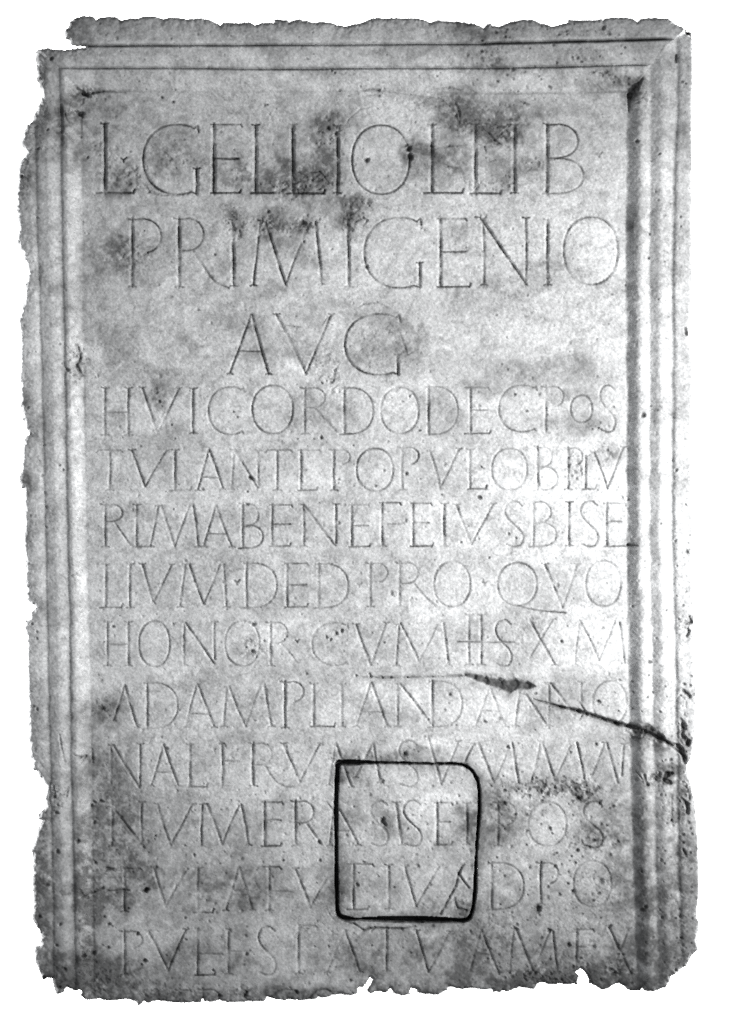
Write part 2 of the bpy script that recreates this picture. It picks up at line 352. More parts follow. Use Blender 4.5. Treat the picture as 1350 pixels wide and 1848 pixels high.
row(6.5, 4.3, 0.42, .8,
 K('H',193,231,1123,1201,1162), K('O',250,305.6,1121,1203), K('N',(332,1124),(331,1200),(334,1124),(386,1198),(386.5,1123),(387,1190)), K('O',405.4,467.6,1120.5,1202),
 K('R',488,517.6,1123,1201,1161,[(508,1162),(522,1178),(536,1196)]), K('.',536,1157,3), K('C',563,627,1124,1201), K('V',(642,1127),(669,1201),(696.5,1124)),
 K('M',(720,1128),(714.6,1201),(722,1125),(756,1194),(788.5,1127),(800,1124),(809,1201)), K('H',846,868,1110,1199,1158), K('-',826,927,1158), K('S',894,923,1119,1202),
 K('X',(955.6,1118),(1001,1199.6),(997,1118),(955.6,1187)), K('M',(1045,1124),(1037,1199.6),(1046,1120),(1081,1192),(1110,1121),(1118,1124),(1127,1197)))
row(6.7, 4.5, 0.51, .85,
 K('A',(224,1238),(204,1300),(247,1312)), K('D',265,320,1232,1315), K('A',(355,1234),(335,1312),(386,1312),1288), K('M',(409,1240),(403,1311),(413,1239),(443,1311),(467.6,1240),(476.7,1236),(489.6,1311)),
 K('P',513.7,547.4,1230,1313,1267), K('L',565.6,1234,1311,560,602), K('I',616,1235,1311), K('A',(669,1232),(642,1311),(699,1311),1285), K('N',(717,1235),(717,1311),(722,1235),(777,1306),None,None),
 K('D',780,833.7,1229,1312), K('A',(883,1240),(858,1311),(911.5,1311),1282.6), K('N',(937,1250),(930,1310),(950,1254),(987,1309),(990.6,1235),(990.6,1316)),
 K('N',(991,1240),(990.6,1310),(993,1233),(1036,1290),(1049,1232),(1050,1278)), K('O',1070,1131,1229,1308))
row(6.9, 4.5, 0.54, .85,
 K('N',(200,1345),(200,1421),(204.4,1345.7),(251,1421),(252.4,1343),(252,1419)), K('A',(294,1344),(272,1418),(321,1418),1393), K('L',342,1344,1420,340,372), K('F',400,1342,1418,404,431,1374),
 K('R',456.5,489.6,1341,1418,1380.7,[(478,1382),(495,1408),(512,1419),(530,1421)]), K('V',(511,1342),(541,1410.6),(577,1342)), K('A',(605,1342),(593,1417),(634,1420)),
 K('A',(672,1342),(641,1403),(686,1412)), K('S',720,753.5,1337,1419.6), K('V',(772,1330),(796,1416),(827,1338)), K('M',(856,1342),(837,1378),(863,1341),(891,1413),(918,1351),(924,1341),(936,1414)),
 K('M',(975,1338),(958,1413),(978,1340),(1001,1409),(1030,1346),(1041,1341),(1055,1411)), K('N',(1090,1343),(1067,1405),(1095,1341),(1115,1413),(1126,1343),(1122,1400)))
row(7.1, 4.7, 0.59, .9,
 K('N',(202,1452),(201,1527),(203,1457),(259,1530),(255.5,1448),(256,1520)), K('V',(283.5,1451),(307,1524.6),(345.7,1452)), K('M',(365,1452),(363,1527),(373,1451),(401,1524.6),(431,1454),(435,1452),(448,1525)),
 K('E',477,1448,1527,508,506,1481,505), K('R',533,565.6,1446,1526,1485.7,[(554,1488),(566,1505),(578,1522)]), K('A',(603,1448),(594,1526),(646,1525),1498), K('S',669,700,1446,1527),
 K('I',714,1449,1525,725), K('S',728,760,1445,1527), K('E',788.5,1449,1525,814,812,1483.7,814), K('I',842,1450,1524), K('P',898,931,1448,1526,1490), K('O',953,1021.7,1448,1527), K('S',1053,1088,1447,1530))
row(6.9, 4.7, 0.56, .9,
 K('T',224,1568,1645,192,255), K('V',(277,1566),(299,1637),(339,1566)), K('L',357,1567,1647,348,383), K('A',(430,1566),(407,1643),(455,1642),1614.5), K('T',485,1565,1643,464,506), K('-',489,525,1609),
 K('V',(532,1568),(560,1638),(591,1584)), K('E',638,1560,1641.5,672,None,0,663,626), K('I',701,1562,1640), K('V',(730,1564),(751,1636),(793.7,1562)), K('s'),
 K('D',887,945,1557,1642), K('P',976,1007,1557,1632,1596), K('O',1034.6,1103,1554,1637))
row(6.9, 4.5, 0.51, .9,
 K('P',224,256,1681,1759,1712), K('V',(266.7,1680),(303,1752),(335,1678)), K('E',356,1676,1760,358,399,1722,386), K('F',412,1678,1758,414,449,1717), K('S',466,497.5,1673,1760),
 K('T',539,1671,1757,541,571), K('A',(621,1680),(590,1755),(649,1754)), K('T',697,1676,1752,672,726), K('V',(751,1680),(773,1755),(810.6,1682)), K('A',(868,1680),(848,1753),(900,1755),1722),
 K('M',(928,1675),(920.6,1753),(932,1679),(962,1753),(993,1680),(998,1682),(1006,1754)), K('E',1041,1678,1752,1070,1072,1709,None), K('X',(1098,1672),(1139.6,1758),(1135,1676),(1106,1752)))
row(6.5, 4.7, 0.45, .8,
 K('F',322,1788,1822,342,None,0), K('P',365,396,1786,1822,1815), K('C',485,536,1786,1850), K('O',556,609,1786,1850))

FN = dict(I=gI, L=gL, E=gE, T=gT, O=gO, C=gC, G=gG, D=gD, P=gP, R=gR, B=gB, S=gS, V=gV, A=gA, M=gM, N=gN, H=gH, X=gX)
FN['s'] = lambda *a: [(spline([(838, 1560), (829, 1572), (834, 1587), (846, 1603)]), 4.5, 1.0), (spline([(818, 1624), (827, 1640), (842, 1643)]), 4.2, 1.0)]
FN['F'] = lambda x, y0, y1, xt, xm, ym: gE(x, y0, y1, xt, xm, ym, None)
FN['Q'] = lambda xl, xr, y0, y1: gO(xl, xr, y0, y1) + [(spline([(935, 1093), (966, 1101), (1020, 1106)]), 4.6, 1.1)]
FN['.'] = dot
FN['-'] = lambda a, b, y: [Th([(a, y), (b, y + 1)], 1.1)]

fade = 0.74 + 0.34 * n35 + 0.34 * n16 + 0.34 * n8 + .2 * n4     # cuts are better kept in some places than others
CUT = np.zeros((ny, nx)); CG = np.zeros((ny, nx))
jit = np.random.default_rng(5)
def carve(strokes, lid, dirt_shade, depth):
    for pts, w, d in strokes:
        d *= jit.uniform(.8, 1.2)
        if len(pts) == 2 and math.dist(pts[0], pts[1]) > 25:        # hand-cut stems are not ruler straight
            (ax, ay), (bx, by) = pts
            k = jit.normal(0, .7); L = math.dist(pts[0], pts[1])
            nxx, nyy = -(by - ay) / L, (bx - ax) / L
            pts = [(ax, ay)] + [(ax + (bx - ax) * t + nxx * (k * math.sin(math.pi * t) + jit.normal(0, .25)), ay + (by - ay) * t + nyy * (k * math.sin(math.pi * t) + jit.normal(0, .25))) for t in (.2, .4, .6, .8)] + [(bx, by)]
        n = len(pts) - 1
        for i in range(n):
            q = seg_dist(pts[i], pts[i + 1], w)
            if q is None: continue
            s, dist, _ = q
            dist = dist + (n4[s] * .42 + n2[s] * .3 + n8[s] * .25) * (w / 5)
            k = np.clip(1 - dist / (w * .5 + .5), 0, 1)
            v = k * w * .5 * .95 * depth * min(d, 1.15)
            CUT[s] = np.maximum(CUT[s], v)
            core = np.clip(1.2 - dist / 1.8, 0, 1) + .42 * k  # grimy centre line, plus broad stem shade painted as colour
            CG[s] = np.maximum(CG[s], core * dirt_shade * d * 1.18)
            m = k > 0.02
            sub = LAB[s]; sub[m & (sub == 0)] = lid
for th, tn, dirt_shade, depth, gl in ROWS:
    TH, TN = th, tn
    for ch, a in gl:
        if ch == 'O' and len(a) == 5: st = gO(*a[:4], w=a[4])
        else: st = FN[ch](*a)
        LETTERS.append(ch)
        carve(st, len(LETTERS), dirt_shade, depth)
H -= CUT * np.clip(fade + .15, .35, 1.3)
G = np.maximum(G, CG * np.clip(fade, .12, 1.25))

# ------------------------------------------------------------------ inset block in the lower part of the panel
BLK = spline([(609,1390),(611,1379),(622,1376),(700,1377),(775,1378.5),(826,1379),(846,1386),(858,1400),(864,1420),(865,1460),(861,1520),(859,1560),(857,1610),(852,1645),(843,1660),
              (825,1662.5),(780,1661),(700,1659.5),(640,1659),(618,1655),(609,1642),(607.5,1600),(606.5,1520),(606.5,1440),(609,1390)], 4)
BIN = np.zeros((ny, nx), bool)
sB = win(595, 875, 1365, 1672)
BIN[sB] = inside_poly(BLK, GX[sB], GY[sB])
DB = np.full((ny, nx), 60.0)
for a, b in zip(BLK[:-1], BLK[1:]):
    q = seg_dist(a, b, 60)
    DB[q[0]] = np.minimum(DB[q[0]], q[1])
DB = DB + n4 * .6 + n8 * .8 + n16 * .7
gapw = np.full((ny, nx), 1.5) + n35 * .5 + n16 * .4
gapw += 1.1 * np.clip(1 - np.abs(GX - 859) / 12, 0, 1) * np.clip((GY - 1540) / 60, 0, 1) + 2.0 * np.clip(1 - np.abs(GX - 607) / 8, 0, 1) * (.75 + .5 * n35) - .5 * np.clip(1 - np.abs(GY - 1378) / 8, 0, 1) * (GX > 680)
gapw += 3.4 * np.clip(1 - np.hypot((GX - 625) / 50, (GY - 1378) / 10), 0, 1)
gapw += 3.0 * np.clip(1 - np.abs(GY - 1660) / 10, 0, 1) * (.8 + .8 * n35)
gapw += 1.6 * np.clip(1 - np.hypot((GX - 740) / 60, (GY - 1660) / 14), 0, 1)
gapk = np.clip((gapw + 1.0 - DB) / 1.8, 0, 1)
H -= gapk * 30
H -= np.where(BIN, 0.9 + 2.0 * np.exp(-DB / 5), 1.3 * np.exp(-DB / 4))
H -= np.where(BIN, 2.6 * np.clip((640 - GX) / 40, 0, 1) , 0)
gapw = gapw + n8 * .7 + n4 * .4
G = np.maximum(G, np.clip((gapw + 2.2 - DB) / 2.0, 0, 1) * 1.35)
G = np.maximum(G, np.clip(1 - DB / 16, 0, 1) * .55 * np.clip(.7 + .7 * n16 + .5 * n8 + .5 * (GX < 640) + .4 * (GX > 840), 0, 1))  # soft shade round the joint, painted into the colour

# ------------------------------------------------------------------ cracks, chips, scratches
def crack(pts, ws, dep, dirt_shade, lid=None, rag=1.0):
    n = len(pts) - 1
    for i in range(n):
        m = max(ws[i], ws[i + 1]) * 2 + 8
        q = seg_dist(pts[i], pts[i + 1], m)
        if q is None: continue
        s, dist, t = q
        w = (ws[i] * (1 - t) + ws[i + 1] * t) * (1 + rag * (.45 * n8[s] + .35 * n16[s] + .3 * n4[s]))
        dist = dist + rag * (n4[s] * .7 + n8[s] * .9)
        k = np.clip((w * .5 + .8 - dist) / (w * .18 + .8), 0, 1)
        H[s] -= k * dep * np.minimum(w, 7) * .5 * (1 - 0)
        core = np.clip((w * .5 + .6 - dist) / (w * .2 + 1), 0, 1) * dirt_shade * (1.0 + (.25 * n2[s] + .3 * n4[s] + .2 * n8[s]) * (.35 if max(ws) > 20 else 1))
        halo = np.clip((w * .95 + 3 - dist) / (w * .6 + 3), 0, 1) * dirt_shade * .42 * (.7 + .7 * n4[s] + .5 * n8[s])
        G[s] = np.maximum(G[s], np.maximum(core, halo))
        if lid is not None:
            sub = LAB[s]; sub[k > .05] = lid
CR = -2
crack([(655,1222),(690,1223),(735,1222),(790,1221),(840,1219)], [1.5,2.6,1.6,2.6,4], 1.5, .8, CR, 1.8)
crack([(840,1218),(855,1222),(875,1228),(900,1233),(925,1236),(950,1237),(968,1239)], [7,14,19,26,25,16,1], .9, 1.12, CR, .7)
crack([(963,1262),(1012,1276),(1060,1289),(1112,1306),(1165,1320),(1205,1340),(1236,1366)], [1,3,4,4,6,5,4], 1.8, 1.1, CR, .4)
crack([(963,1262),(985,1269),(1012,1276),(1045,1284),(1060,1289),(1090,1298),(1112,1306),(1138,1312)], [2,4,5.5,9,8,9,9,8], 1.6, 1.05, CR, .8)
crack([(1047,1268),(1056,1284),(1050,1292),(1046,1300)], [1,4,3,1], 1.2, 1.0, CR)
crack([(1136,1309),(1150,1317),(1165,1318),(1190,1331),(1205,1341),(1225,1346),(1236,1370)], [10,18,19,15,10,9,8], 1.0, .98, CR, .9)
crack([(835,1562),(828,1578),(822,1600),(812,1618),(795,1650)], [2,4,3,4,5], 1.2, .95)
crack([(826,1575),(835,1588),(846,1602)], [3,3,2], 1.2, .8)
crack([(820,1622),(826,1640),(842,1643),(838,1655)], [3,3,2.5,1], 1.2, .8)
crack([(845,1520),(850,1545),(835,1562)], [1,2,2], 1, .4)
crack([(640,1668),(655,1679),(668,1676),(676,1674),(700,1676),(726,1676),(750,1672)], [4,3.5,3,2.5,3,3,2], 1.3, .85)
crack([(608,1650),(622,1662),(640,1668)], [4,8,5], 1.2, .9)
crack([(590,1448),(600,1462),(606,1470)], [1.5,4,4], 1.2, .8)
crack([(588,1635),(594,1650),(604,1662)], [1.5,2.5,2], 1, .5)
crack([(606,1440),(622,1450),(640,1444)], [1,2,1], .6, .3)
crack([(430,588),(437,582),(446,590),(455,588)], [1,2,3,1], .8, .5)
crack([(515,586),(530,589),(543,590)], [1.5,3,1], .8, .7)
crack([(536,310),(548,315),(560,311),(576,309),(585,318),(592,330)], [2,3,2,3,2,2], 1, .8)
crack([(520,335),(508,345),(470,347)], [3,3,2], 1, .7)
crack([(780,270),(810,262),(842,261)], [3,4,2], .6, .3, None, 2)
crack([(785,288),(808,300),(828,302),(836,312),(838,335),(832,345)], [2,5,3,3,2,4], .6, .42, None, 2)
crack([(690,163),(740,170),(790,176),(810,190),(822,206),(832,232)], [2,3,3,5,5,2], .7, .32, None, 1.6)
crack([(620,240),(628,215),(650,195),(690,188)], [2,3,3,1], .5, .12, None, 1.6)
crack([(640,560),(655,548),(680,545),(700,556)], [2,4,4,2], .5, .3, None, 1.8)
crack([(722,600),(735,640),(750,632)], [3,3,2], .6, .4, None, 1.8)
crack([(600,690),(604,668),(612,655)], [5,5,2], .5, .25, None, 1.8)
crack([(605,566),(590,572),(578,590)], [2,4,2], .5, .3, None, 2)
crack([(640,400),(655,392),(662,398),(655,408)], [3,3,3,2], 1, .6, None, 1.5)
crack([(180,388),(186,394),(176,402),(196,396)], [2,2,1,1], .6, .4)
crack([(258,330),(268,345),(290,352),(330,350)], [3,5,4,2], .9, .5, None, 1.5)
crack([(864,260),(874,264),(877,275)], [2,4,2], 1, .7)
crack([(880,292),(893,288)], [1,2], 1, .5)
crack([(812,172),(822,186),(828,200),(830,215)], [3,4,4,3], .8, .45)
crack([(868,230),(882,240),(892,252),(905,262)], [1,3,4,2], .9, .55)
crack([(655,163),(670,160),(684,162)], [2,3,4], 1, .8)
crack([(660,172),(675,170),(684,172)], [2,2,3], 1, .5)
crack([(785,160),(810,157),(830,162)], [1,3,2], 1, .55)
crack([(935,180),(945,185),(955,188)], [2,4,2], 1, .7)
crack([(1183,108),(1192,92),(1197,88)], [3,2,1], 1, .55)
crack([(186,1603),(170,1610),(150,1618)], [4,3,3], 1.3, .8)
crack([(192,1608),(222,1606),(232,1607)], [2,4,4], 1.3, .85)
crack([(112,1614),(128,1613)], [3,2], 1.2, .7)
crack([(145,1605),(152,1617),(158,1620)], [2,3,7], 1.2, .8)
crack([(192,1568),(208,1571)], [5,4], 1.2, .7)
crack([(256,1609),(264,1606),(270,1605)], [4,7,2], 1.4, 1.0)
crack([(1133,983),(1150,984.5)], [5,2.5], 1.4, 1.2)
crack([(1235,52),(1241,60),(1247,66)], [3,8,3], 2, 1.2)
crack([(1220,100),(1219,112)], [5,4], 1.5, 1.1)
crack([(136,956),(142,957),(133,950),(127,940)], [2,2,1,1], .8, .3)
crack([(128,1038),(137,1035),(145,1039)], [2,3,2], 1.0, .45)
crack([(134,1362),(145,1366),(155,1364),(148,1376)], [3,5,3,2], 1.2, .7)
crack([(166,1352),(167,1376)], [4,3], 1, .7)
crack([(108,1325),(112,1350),(118,1374)], [3,3,4], 1, .5)
crack([(98,1418),(102,1440)], [4,4], 1, .7)
crack([(123,1420),(121,1436),(117,1446)], [4,3,1], 1, .5)
crack([(141,626),(145,645),(138,660),(146,676)], [4,5,6,5], 1.5, .9)
crack([(118,622),(132,636),(140,645)], [1,3,4], 1.3, .5)
crack([(119,664),(123,668)], [3,6], 1.2, .8)
crack([(117,680),(118,696)], [3,2], 1, .6)
crack([(138,158),(150,168),(158,172)], [3,9,8], 1.6, 1.05)
crack([(158,168),(185,164),(225,166)], [8,4,2], 1.2, .85)
crack([(136,200),(144,203),(150,204)], [5,13,10], 1.3, .95)
crack([(111,190),(112,215),(113,240)], [4,3,4], 1.2, .65)
crack([(118,206),(122,218)], [3,3], 1, .7)
crack([(1160,140),(1148,158),(1137,172),(1135,200)], [3,11,9,3], 1.0, .85)
crack([(1204,820),(1214,832)], [1,2], 1, .4)
crack([(1172,738),(1186,740)], [1.5,3], 1, .45)
crack([(1205,746),(1215,754),(1226,756)], [2,2.5,1.5], 1, .45)
crack([(1162,1400),(1168,1416)], [8,5], 1.3, .9)
crack([(1148,1392),(1160,1407)], [2,4], 1.3, .8)
crack([(1195,1412),(1202,1396),(1212,1395)], [4,8,5], 1.4, .95)
crack([(1198,1408),(1208,1412)], [7,7], 1.4, 1.0)
crack([(1230,1440),(1239,1450),(1240,1466)], [4,8,6], 1.3, .9)
crack([(1212,1436),(1212,1462),(1211,1480),(1215,1490)], [3,4,5,3], 1, .7)
crack([(1232,1532),(1238,1545)], [4,6], 1.3, .95)
crack([(1228,1296),(1232,1308),(1230,1325),(1238,1338)], [3,9,7,12], 1.3, .9)
crack([(1232,1245),(1244,1257)], [6,8], 1.3, .95)
crack([(1243,1112),(1247,1122),(1236,1126)], [5,6,4], 1.2, .95)
crack([(1235,1132),(1243,1138),(1238,1148)], [3,4,5], 1.2, .8)
crack([(1240,1343),(1243,1336)], [10,7], 1.3, 1.0)
crack([(1229,1360),(1235,1376)], [5,8], 1.2, .8)
crack([(1236,592),(1238,602)], [5,7], 1.3, 1.0)
crack([(580,1415),(560,1500)], [1,1], .3, .15)

# pits: x, y, radius
PITS = [(1160,749,5.5),(1149,255,4),(1190,278,3.2),(142,1517,6),(105,1536,5),(1231,1505,4.5),(1168,1416,3.6),(971,1640,9),(1027,1706,6),(1035,1745,4.5),(788,138,3.2),(972,138,3),
(1041,105,3.5),(1048,112,3),(1082,103,3),(1120,98,2.6),(1127,87,3),(1134,142,4),(1134,152,3),(554,107,3.4),(650,155,2.5),(599,128,3.2),(604,132,3),(869,93,4),(870,75,3.5),(895,60,3.5),
(912,68,3.4),(797,62,2.6),(786,57,2.2),(698,100,2.4),(662,288,6),(738,268,8),(740,282,7),(733,262,5),(780,264,4.5),(592,230,5),(606,240,5),(260,416,2.8),(387,459,2.6),(548,435,3.5),(484,381,4),(547,403,7),
(662,481,5),(889,460,2.8),(283,708,3.6),(287,724,4.2),(292,733,3),(309,766,2.8),(421,743,3),(428,752,2.6),(494,768,0.1),(580,690,3.2),(597,690,3),(589,687,2),(579,789,4),(739,715,3.5),(757,777,4),(693,849,3.2),(733,855,4),(677,877,3.4),(757,864,3),
(797,893,2.6),(452,862,5),(446,887,3.2),(637,804,2.6),(638,877,3),(929,711,3),(950,741,3.4),(1107,734,3.6),(1069,774,3),(1080,772,3),(1095,812,3),(1134,902,3.6),(865,898,5),(446,910,5),(866,841,0.1),(869,843,3.4),(918,963,3.6),(931,971,3.4),(864,972,3.2),(832,978,3.6),(883,1006,3),(740,941,0.1),
(204,1131,3.6),(1013,1158,4),(1024,1130,2.4),(1142,1094,3),(1142,1230,3),(1144,1250,3.2),(1142,1279,3),(1158,958,0.1),(1192,945,3.4),(1220,848,3.6),(1162,1012,3),(1163,1024,3.4),(1187,540,2.6),(1170,465,3.8),(1228,409,3.4),(1227,392,3),(1199,472,2.6),(1172,423,3),
(185,1279,5),(62,1274,3.4),(68,1279,3.6),(67,1139,3.4),(68,1152,3),(58,1126,3),(80,803,3),(108,839,3.2),(114,848,3.2),(77,857,2.8),(82,889,3),(84,915,3.4),(52,736,4),(84,951,3),(158,203,0.1),(87,235,4),(112,238,3.6),(146,247,3),(148,210,3.6),(158,284,3.2),(69,269,4),(68,394,3.2),(40,319,4),
(93,107,6),(1137,1000,0.1),(1209,111,0.1),(1230,148,3.4),(1237,151,3),(1218,131,0),(292,175,3),(312,183,3.6),(316,162,3),(482,188,3),(478,188,2.6),(99,1437,4),(170,1447,4),(183,1446,5),(165,1454,4),(103,1466,5),(170,1485,4),(280,1508,3.6),(333,1526,3.6),(191,1485,0),(289,1482,0),(350,1543,4),(191,1555,0),
(540,1488,2.6),(535,1489,3),(576,1520,5.5),(577,1553,4),(511,1553,3),(828,1436,3),(910,1450,5),(987,1433,4.5),(977,1428,4.5),(967,1404,4),(1030,1358,3.4),(1052,1412,3.6),(1045,1442,6.5),(1058,1430,4),(1038,1424,4),(1040,1422,0),(1083,1449,5),(1105,1525,3),(1095,1490,3),(1064,1529,4.5),(1042,1535,5),(1072,1517,4),(1100,1459,3),
(991,1495,4.5),(996,1504,3),(951,1500,2.8),(950,1525,3.2),(1031,1546,3.4),(1038,1558,3.6),(1081,1612,4),(1071,1626,3.4),(1084,1657,3),(1001,1564,4.5),(1034,1610,5.5),(1101,1673,4.5),(1116,1723,4.5),(1048,1730,4),(1102,1750,6.5),(1108,1757,6),(992,1680,5),(977,1693,3.6),(932,1677,4.5),(955,1758,4.5),(966,1757,5),(920,1756,4),(900,1756,3.6),(849,1681,3.4),
(741,1720,2.8),(671,1707,2.6),(567,1708,2.8),(593,1709,3.4),(633,1770,4),(444,1790,5),(442,1797,6),(396,1798,5.5),(535,1791,5.5),(195,1711,4.4),(261,1734,5.5),(255,1741,3.4),(335,1696,3.2),(309,1737,3),(385,1752,4.5),(445,1722,4.5),(248,1685,5),(196,1668,4),(103,1705,3.4),(118,1748,4),(109,1780,4),(110,1667,3.4),(72,1654,4.5),(86,1596,4),(60,1541,4),(80,1764,5),
(334,1657,3.2),(187,1655,3.4),(202,1672,3),(172,1557,4),(263,1608,6),(231,1640,3.4),(148,1670,0),(152,1725,6),(168,1720,5),(1160,1567,0),(1158,1573,3.4),(1218,1657,3.4),(1229,1692,3.6),(1179,1691,3),(1247,1701,3.4),(1170,1552,0.1),(1219,1751,4),(1248,1505,3.2),(1245,1495,3),(1246,1568,3),(1245,1538,3.2),(1160,1642,5),(1165,1636,4),(1232,1520,3.4),(1199,1371,3),(1210,1370,4),(1206,1384,3),(1211,1385,3),(1212,1377,0),
(640,1344,0),(590,1340,0),(546,1400,0),(626,1395,3),(930,1470,3.6),(860,1410,0),(1076,1343,3.4),(916,1348,4),(811,1660,4),(647,1576,2.6),(645,1598,3.6),(656,1556,3.2),(683,1582,2.6),(711,1602,2.6),(736,1496,2.8),(690,1482,7),(694,1488,5),(735,1353,0),(731,1361,6),(541,1217,0),(520,1212,0),(458,1127,5.5),(444,1168,3),(455,1175,4),(589,1149,4),(596,1155,4),(607,1143,4.5),(617,1138,4),(693,1159,3),(836,1159,0),(812,1253,3.4),(997,1276,3),(875,1302,4.5),(1116,1283,2.6),(1122,1303,2.8),(965,1317,2.6),(1080,1267,5),
(553,1216,3),(668,1222,4),(667,1217,3),(705,1222,3.6),(735,1223,2.6),(765,1221,2.8),(780,1221,2.6),(642,1219,3),(1218,1190,0),(1210,1172,2.4),(1172,1195,4),(1170,1218,3.2),(1177,1249,3),(1168,1258,3),(1199,1238,3),(1233,1234,3.6),(1245,1237,3.6)]
for px, py, r in PITS:
    if r < 1: continue
    s = win(px - r * 2.2, px + r * 2.2, py - r * 2.2, py + r * 2.2)
    a = jit.uniform(0, 3.14); e = jit.uniform(.7, 1.0)
    dx = GX[s] - px; dy = GY[s] - py
    uu = dx * math.cos(a) + dy * math.sin(a); vv = -dx * math.sin(a) + dy * math.cos(a)
    d = np.hypot(uu, vv / e) + n4[s] * r * .28 + n2[s] * r * .15
    rr = r * .85
    k = np.clip(1.25 - d / rr, 0, 1)
    H[s] -= k * rr * .95
    G[s] = np.maximum(G[s], np.clip(1.3 - d / rr, 0, 1) ** .8 * min(1.15, .45 + r * .12))
m_ = 240
for px, py, r in zip(np.concatenate([jit.uniform(880, 1130, 110), jit.uniform(1190, 1250, 70), jit.uniform(860, 1130, 60)]), np.concatenate([jit.uniform(1390, 1770, 110), jit.uniform(900, 1740, 70), jit.uniform(45, 165, 60)]), jit.gamma(2.2, .45, m_) + 1.2):
    s = win(px - 8, px + 8, py - 8, py + 8)
    d = np.hypot(GX[s] - px, GY[s] - py) + n2[s] * .7 + n4[s] * .6
    kk = np.clip(1.3 - d / r, 0, 1)
    H[s] -= kk * r * .8; G[s] = np.maximum(G[s], kk * jit.uniform(.4, 1.0))
# many small ones everywhere
k = 2600
for px, py, r in zip(np.concatenate([jit.uniform(30, 1255, k - 700), jit.uniform(150, 1250, 700)]), np.concatenate([jit.uniform(35, 1810, k - 700), jit.uniform(1330, 1790, 700)]), jit.gamma(2.0, .40, k) + 1.0):
    s = win(px - 6, px + 6, py - 6, py + 6)
    d = np.hypot(GX[s] - px, (GY[s] - py) * jit.uniform(.7, 1.3)) + n2[s] * .5
    kk = np.clip(1.15 - d / r, 0, 1)
    H[s] -= kk * r * .6
    G[s] = np.maximum(G[s], kk * jit.uniform(.12, .75))

# speckled, crumbling weathering in patches
SPECK = [(1000,1425,75,14,.9),(990,1416,35,10,.8),(1045,1432,28,20,.9),(1065,1520,40,20,.5),(1190,1400,30,16,.8),(1232,1325,14,34,.9),(1232,1440,14,50,.7),(1210,1450,8,50,.4),
(1236,1130,14,25,.6),(1236,1250,14,25,.6),(1162,1322,32,14,.8),(155,1700,14,90,.45),(165,1600,20,60,.3),(190,1420,45,60,.28),(185,1280,25,20,.45),(1095,140,35,18,.55),(1150,170,25,25,.5),(1060,100,35,16,.45),
(590,240,28,40,.5),(560,330,50,25,.6),(500,335,30,25,.45),(430,310,22,25,.4),(320,285,45,15,.3),(240,320,45,30,.4),(190,280,35,50,.3),(490,405,30,20,.6),(425,405,18,30,.6),(550,405,35,15,.5),(630,395,12,40,.6),(655,372,20,20,.6),
(235,460,40,40,.4),(285,715,14,20,.5),(685,610,60,55,.22),(855,225,60,25,.4),(905,235,30,30,.55),(870,330,35,18,.35),(920,330,16,20,.5),(960,290,22,16,.5),(140,655,14,40,.8),(75,240,50,45,.35),(40,330,15,50,.35),(150,170,25,14,.6),(110,210,25,60,.3),
(450,1170,22,18,.5),(1035,850,18,38,.5),(1095,820,18,20,.35),(1080,770,30,10,.4),(795,735,22,40,.15),(930,1150,45,50,.2),(595,690,20,20,.45),(585,640,25,30,.3),(1110,1745,30,20,.6),(980,1765,70,18,.7),(1060,1700,60,60,.3),(440,1792,25,14,.5),(180,1770,60,25,.5),
(300,1790,80,18,.4),(80,1620,28,150,.22),(110,1760,45,30,.3),(1235,1600,20,150,.25),(70,1480,20,40,.45),(620,1700,40,30,.25),(1080,1600,50,60,.25),(200,1560,50,70,.3),(880,1690,60,40,.3),(660,1370,70,10,.4),(1180,1230,30,60,.15),(880,100,60,30,.3),(790,190,60,25,.25),(900,195,60,14,.35),(480,310,180,50,.15),
(60,1260,14,60,.25),(1235,1050,12,60,.2),(100,1440,20,30,.4),(830,1640,20,30,.4)]
SP = np.zeros((ny, nx))
for cx, cy, rx, ry, a in SPECK:
    m = 1.6
    s = win(cx - rx * m, cx + rx * m, cy - ry * m, cy + ry * m)
    d = np.hypot((GX[s] - cx) / rx, (GY[s] - cy) / ry) + n16[s] * .2 + n8[s] * .12
    SP[s] = np.maximum(SP[s], a * np.clip(1.5 - d, 0, 1) ** 1.0)
cell = noise(6.0, seed=21) * .6 + noise(3.4, seed=22) * .5
spot = np.clip((cell - .30 + SP * .38 - .05) / .25, 0, 1) * np.clip(SP * 1.7, 0, 1)
H -= spot * 1.6
G = np.maximum(G, spot * .62)
H += SP * (noise(5, seed=23) * 1.1 + noise(10, seed=24) * 1.5)

# ------------------------------------------------------------------ worn broken edge
H -= (7 * np.clip(1 - SD / 7, 0, 1) ** 2 * (1 + .4 * n16) + 3.0 * np.clip(1 - SD / 26, 0, 1) ** 1.5 * (1 + .7 * n35 + .5 * n16)) * (1 - .8 * RE)
H += np.clip(1 - SD / 22, 0, 1) * (n8 * 1.0 + n4 * .6 + n16 * 1.0) * (1 - .8 * RE)

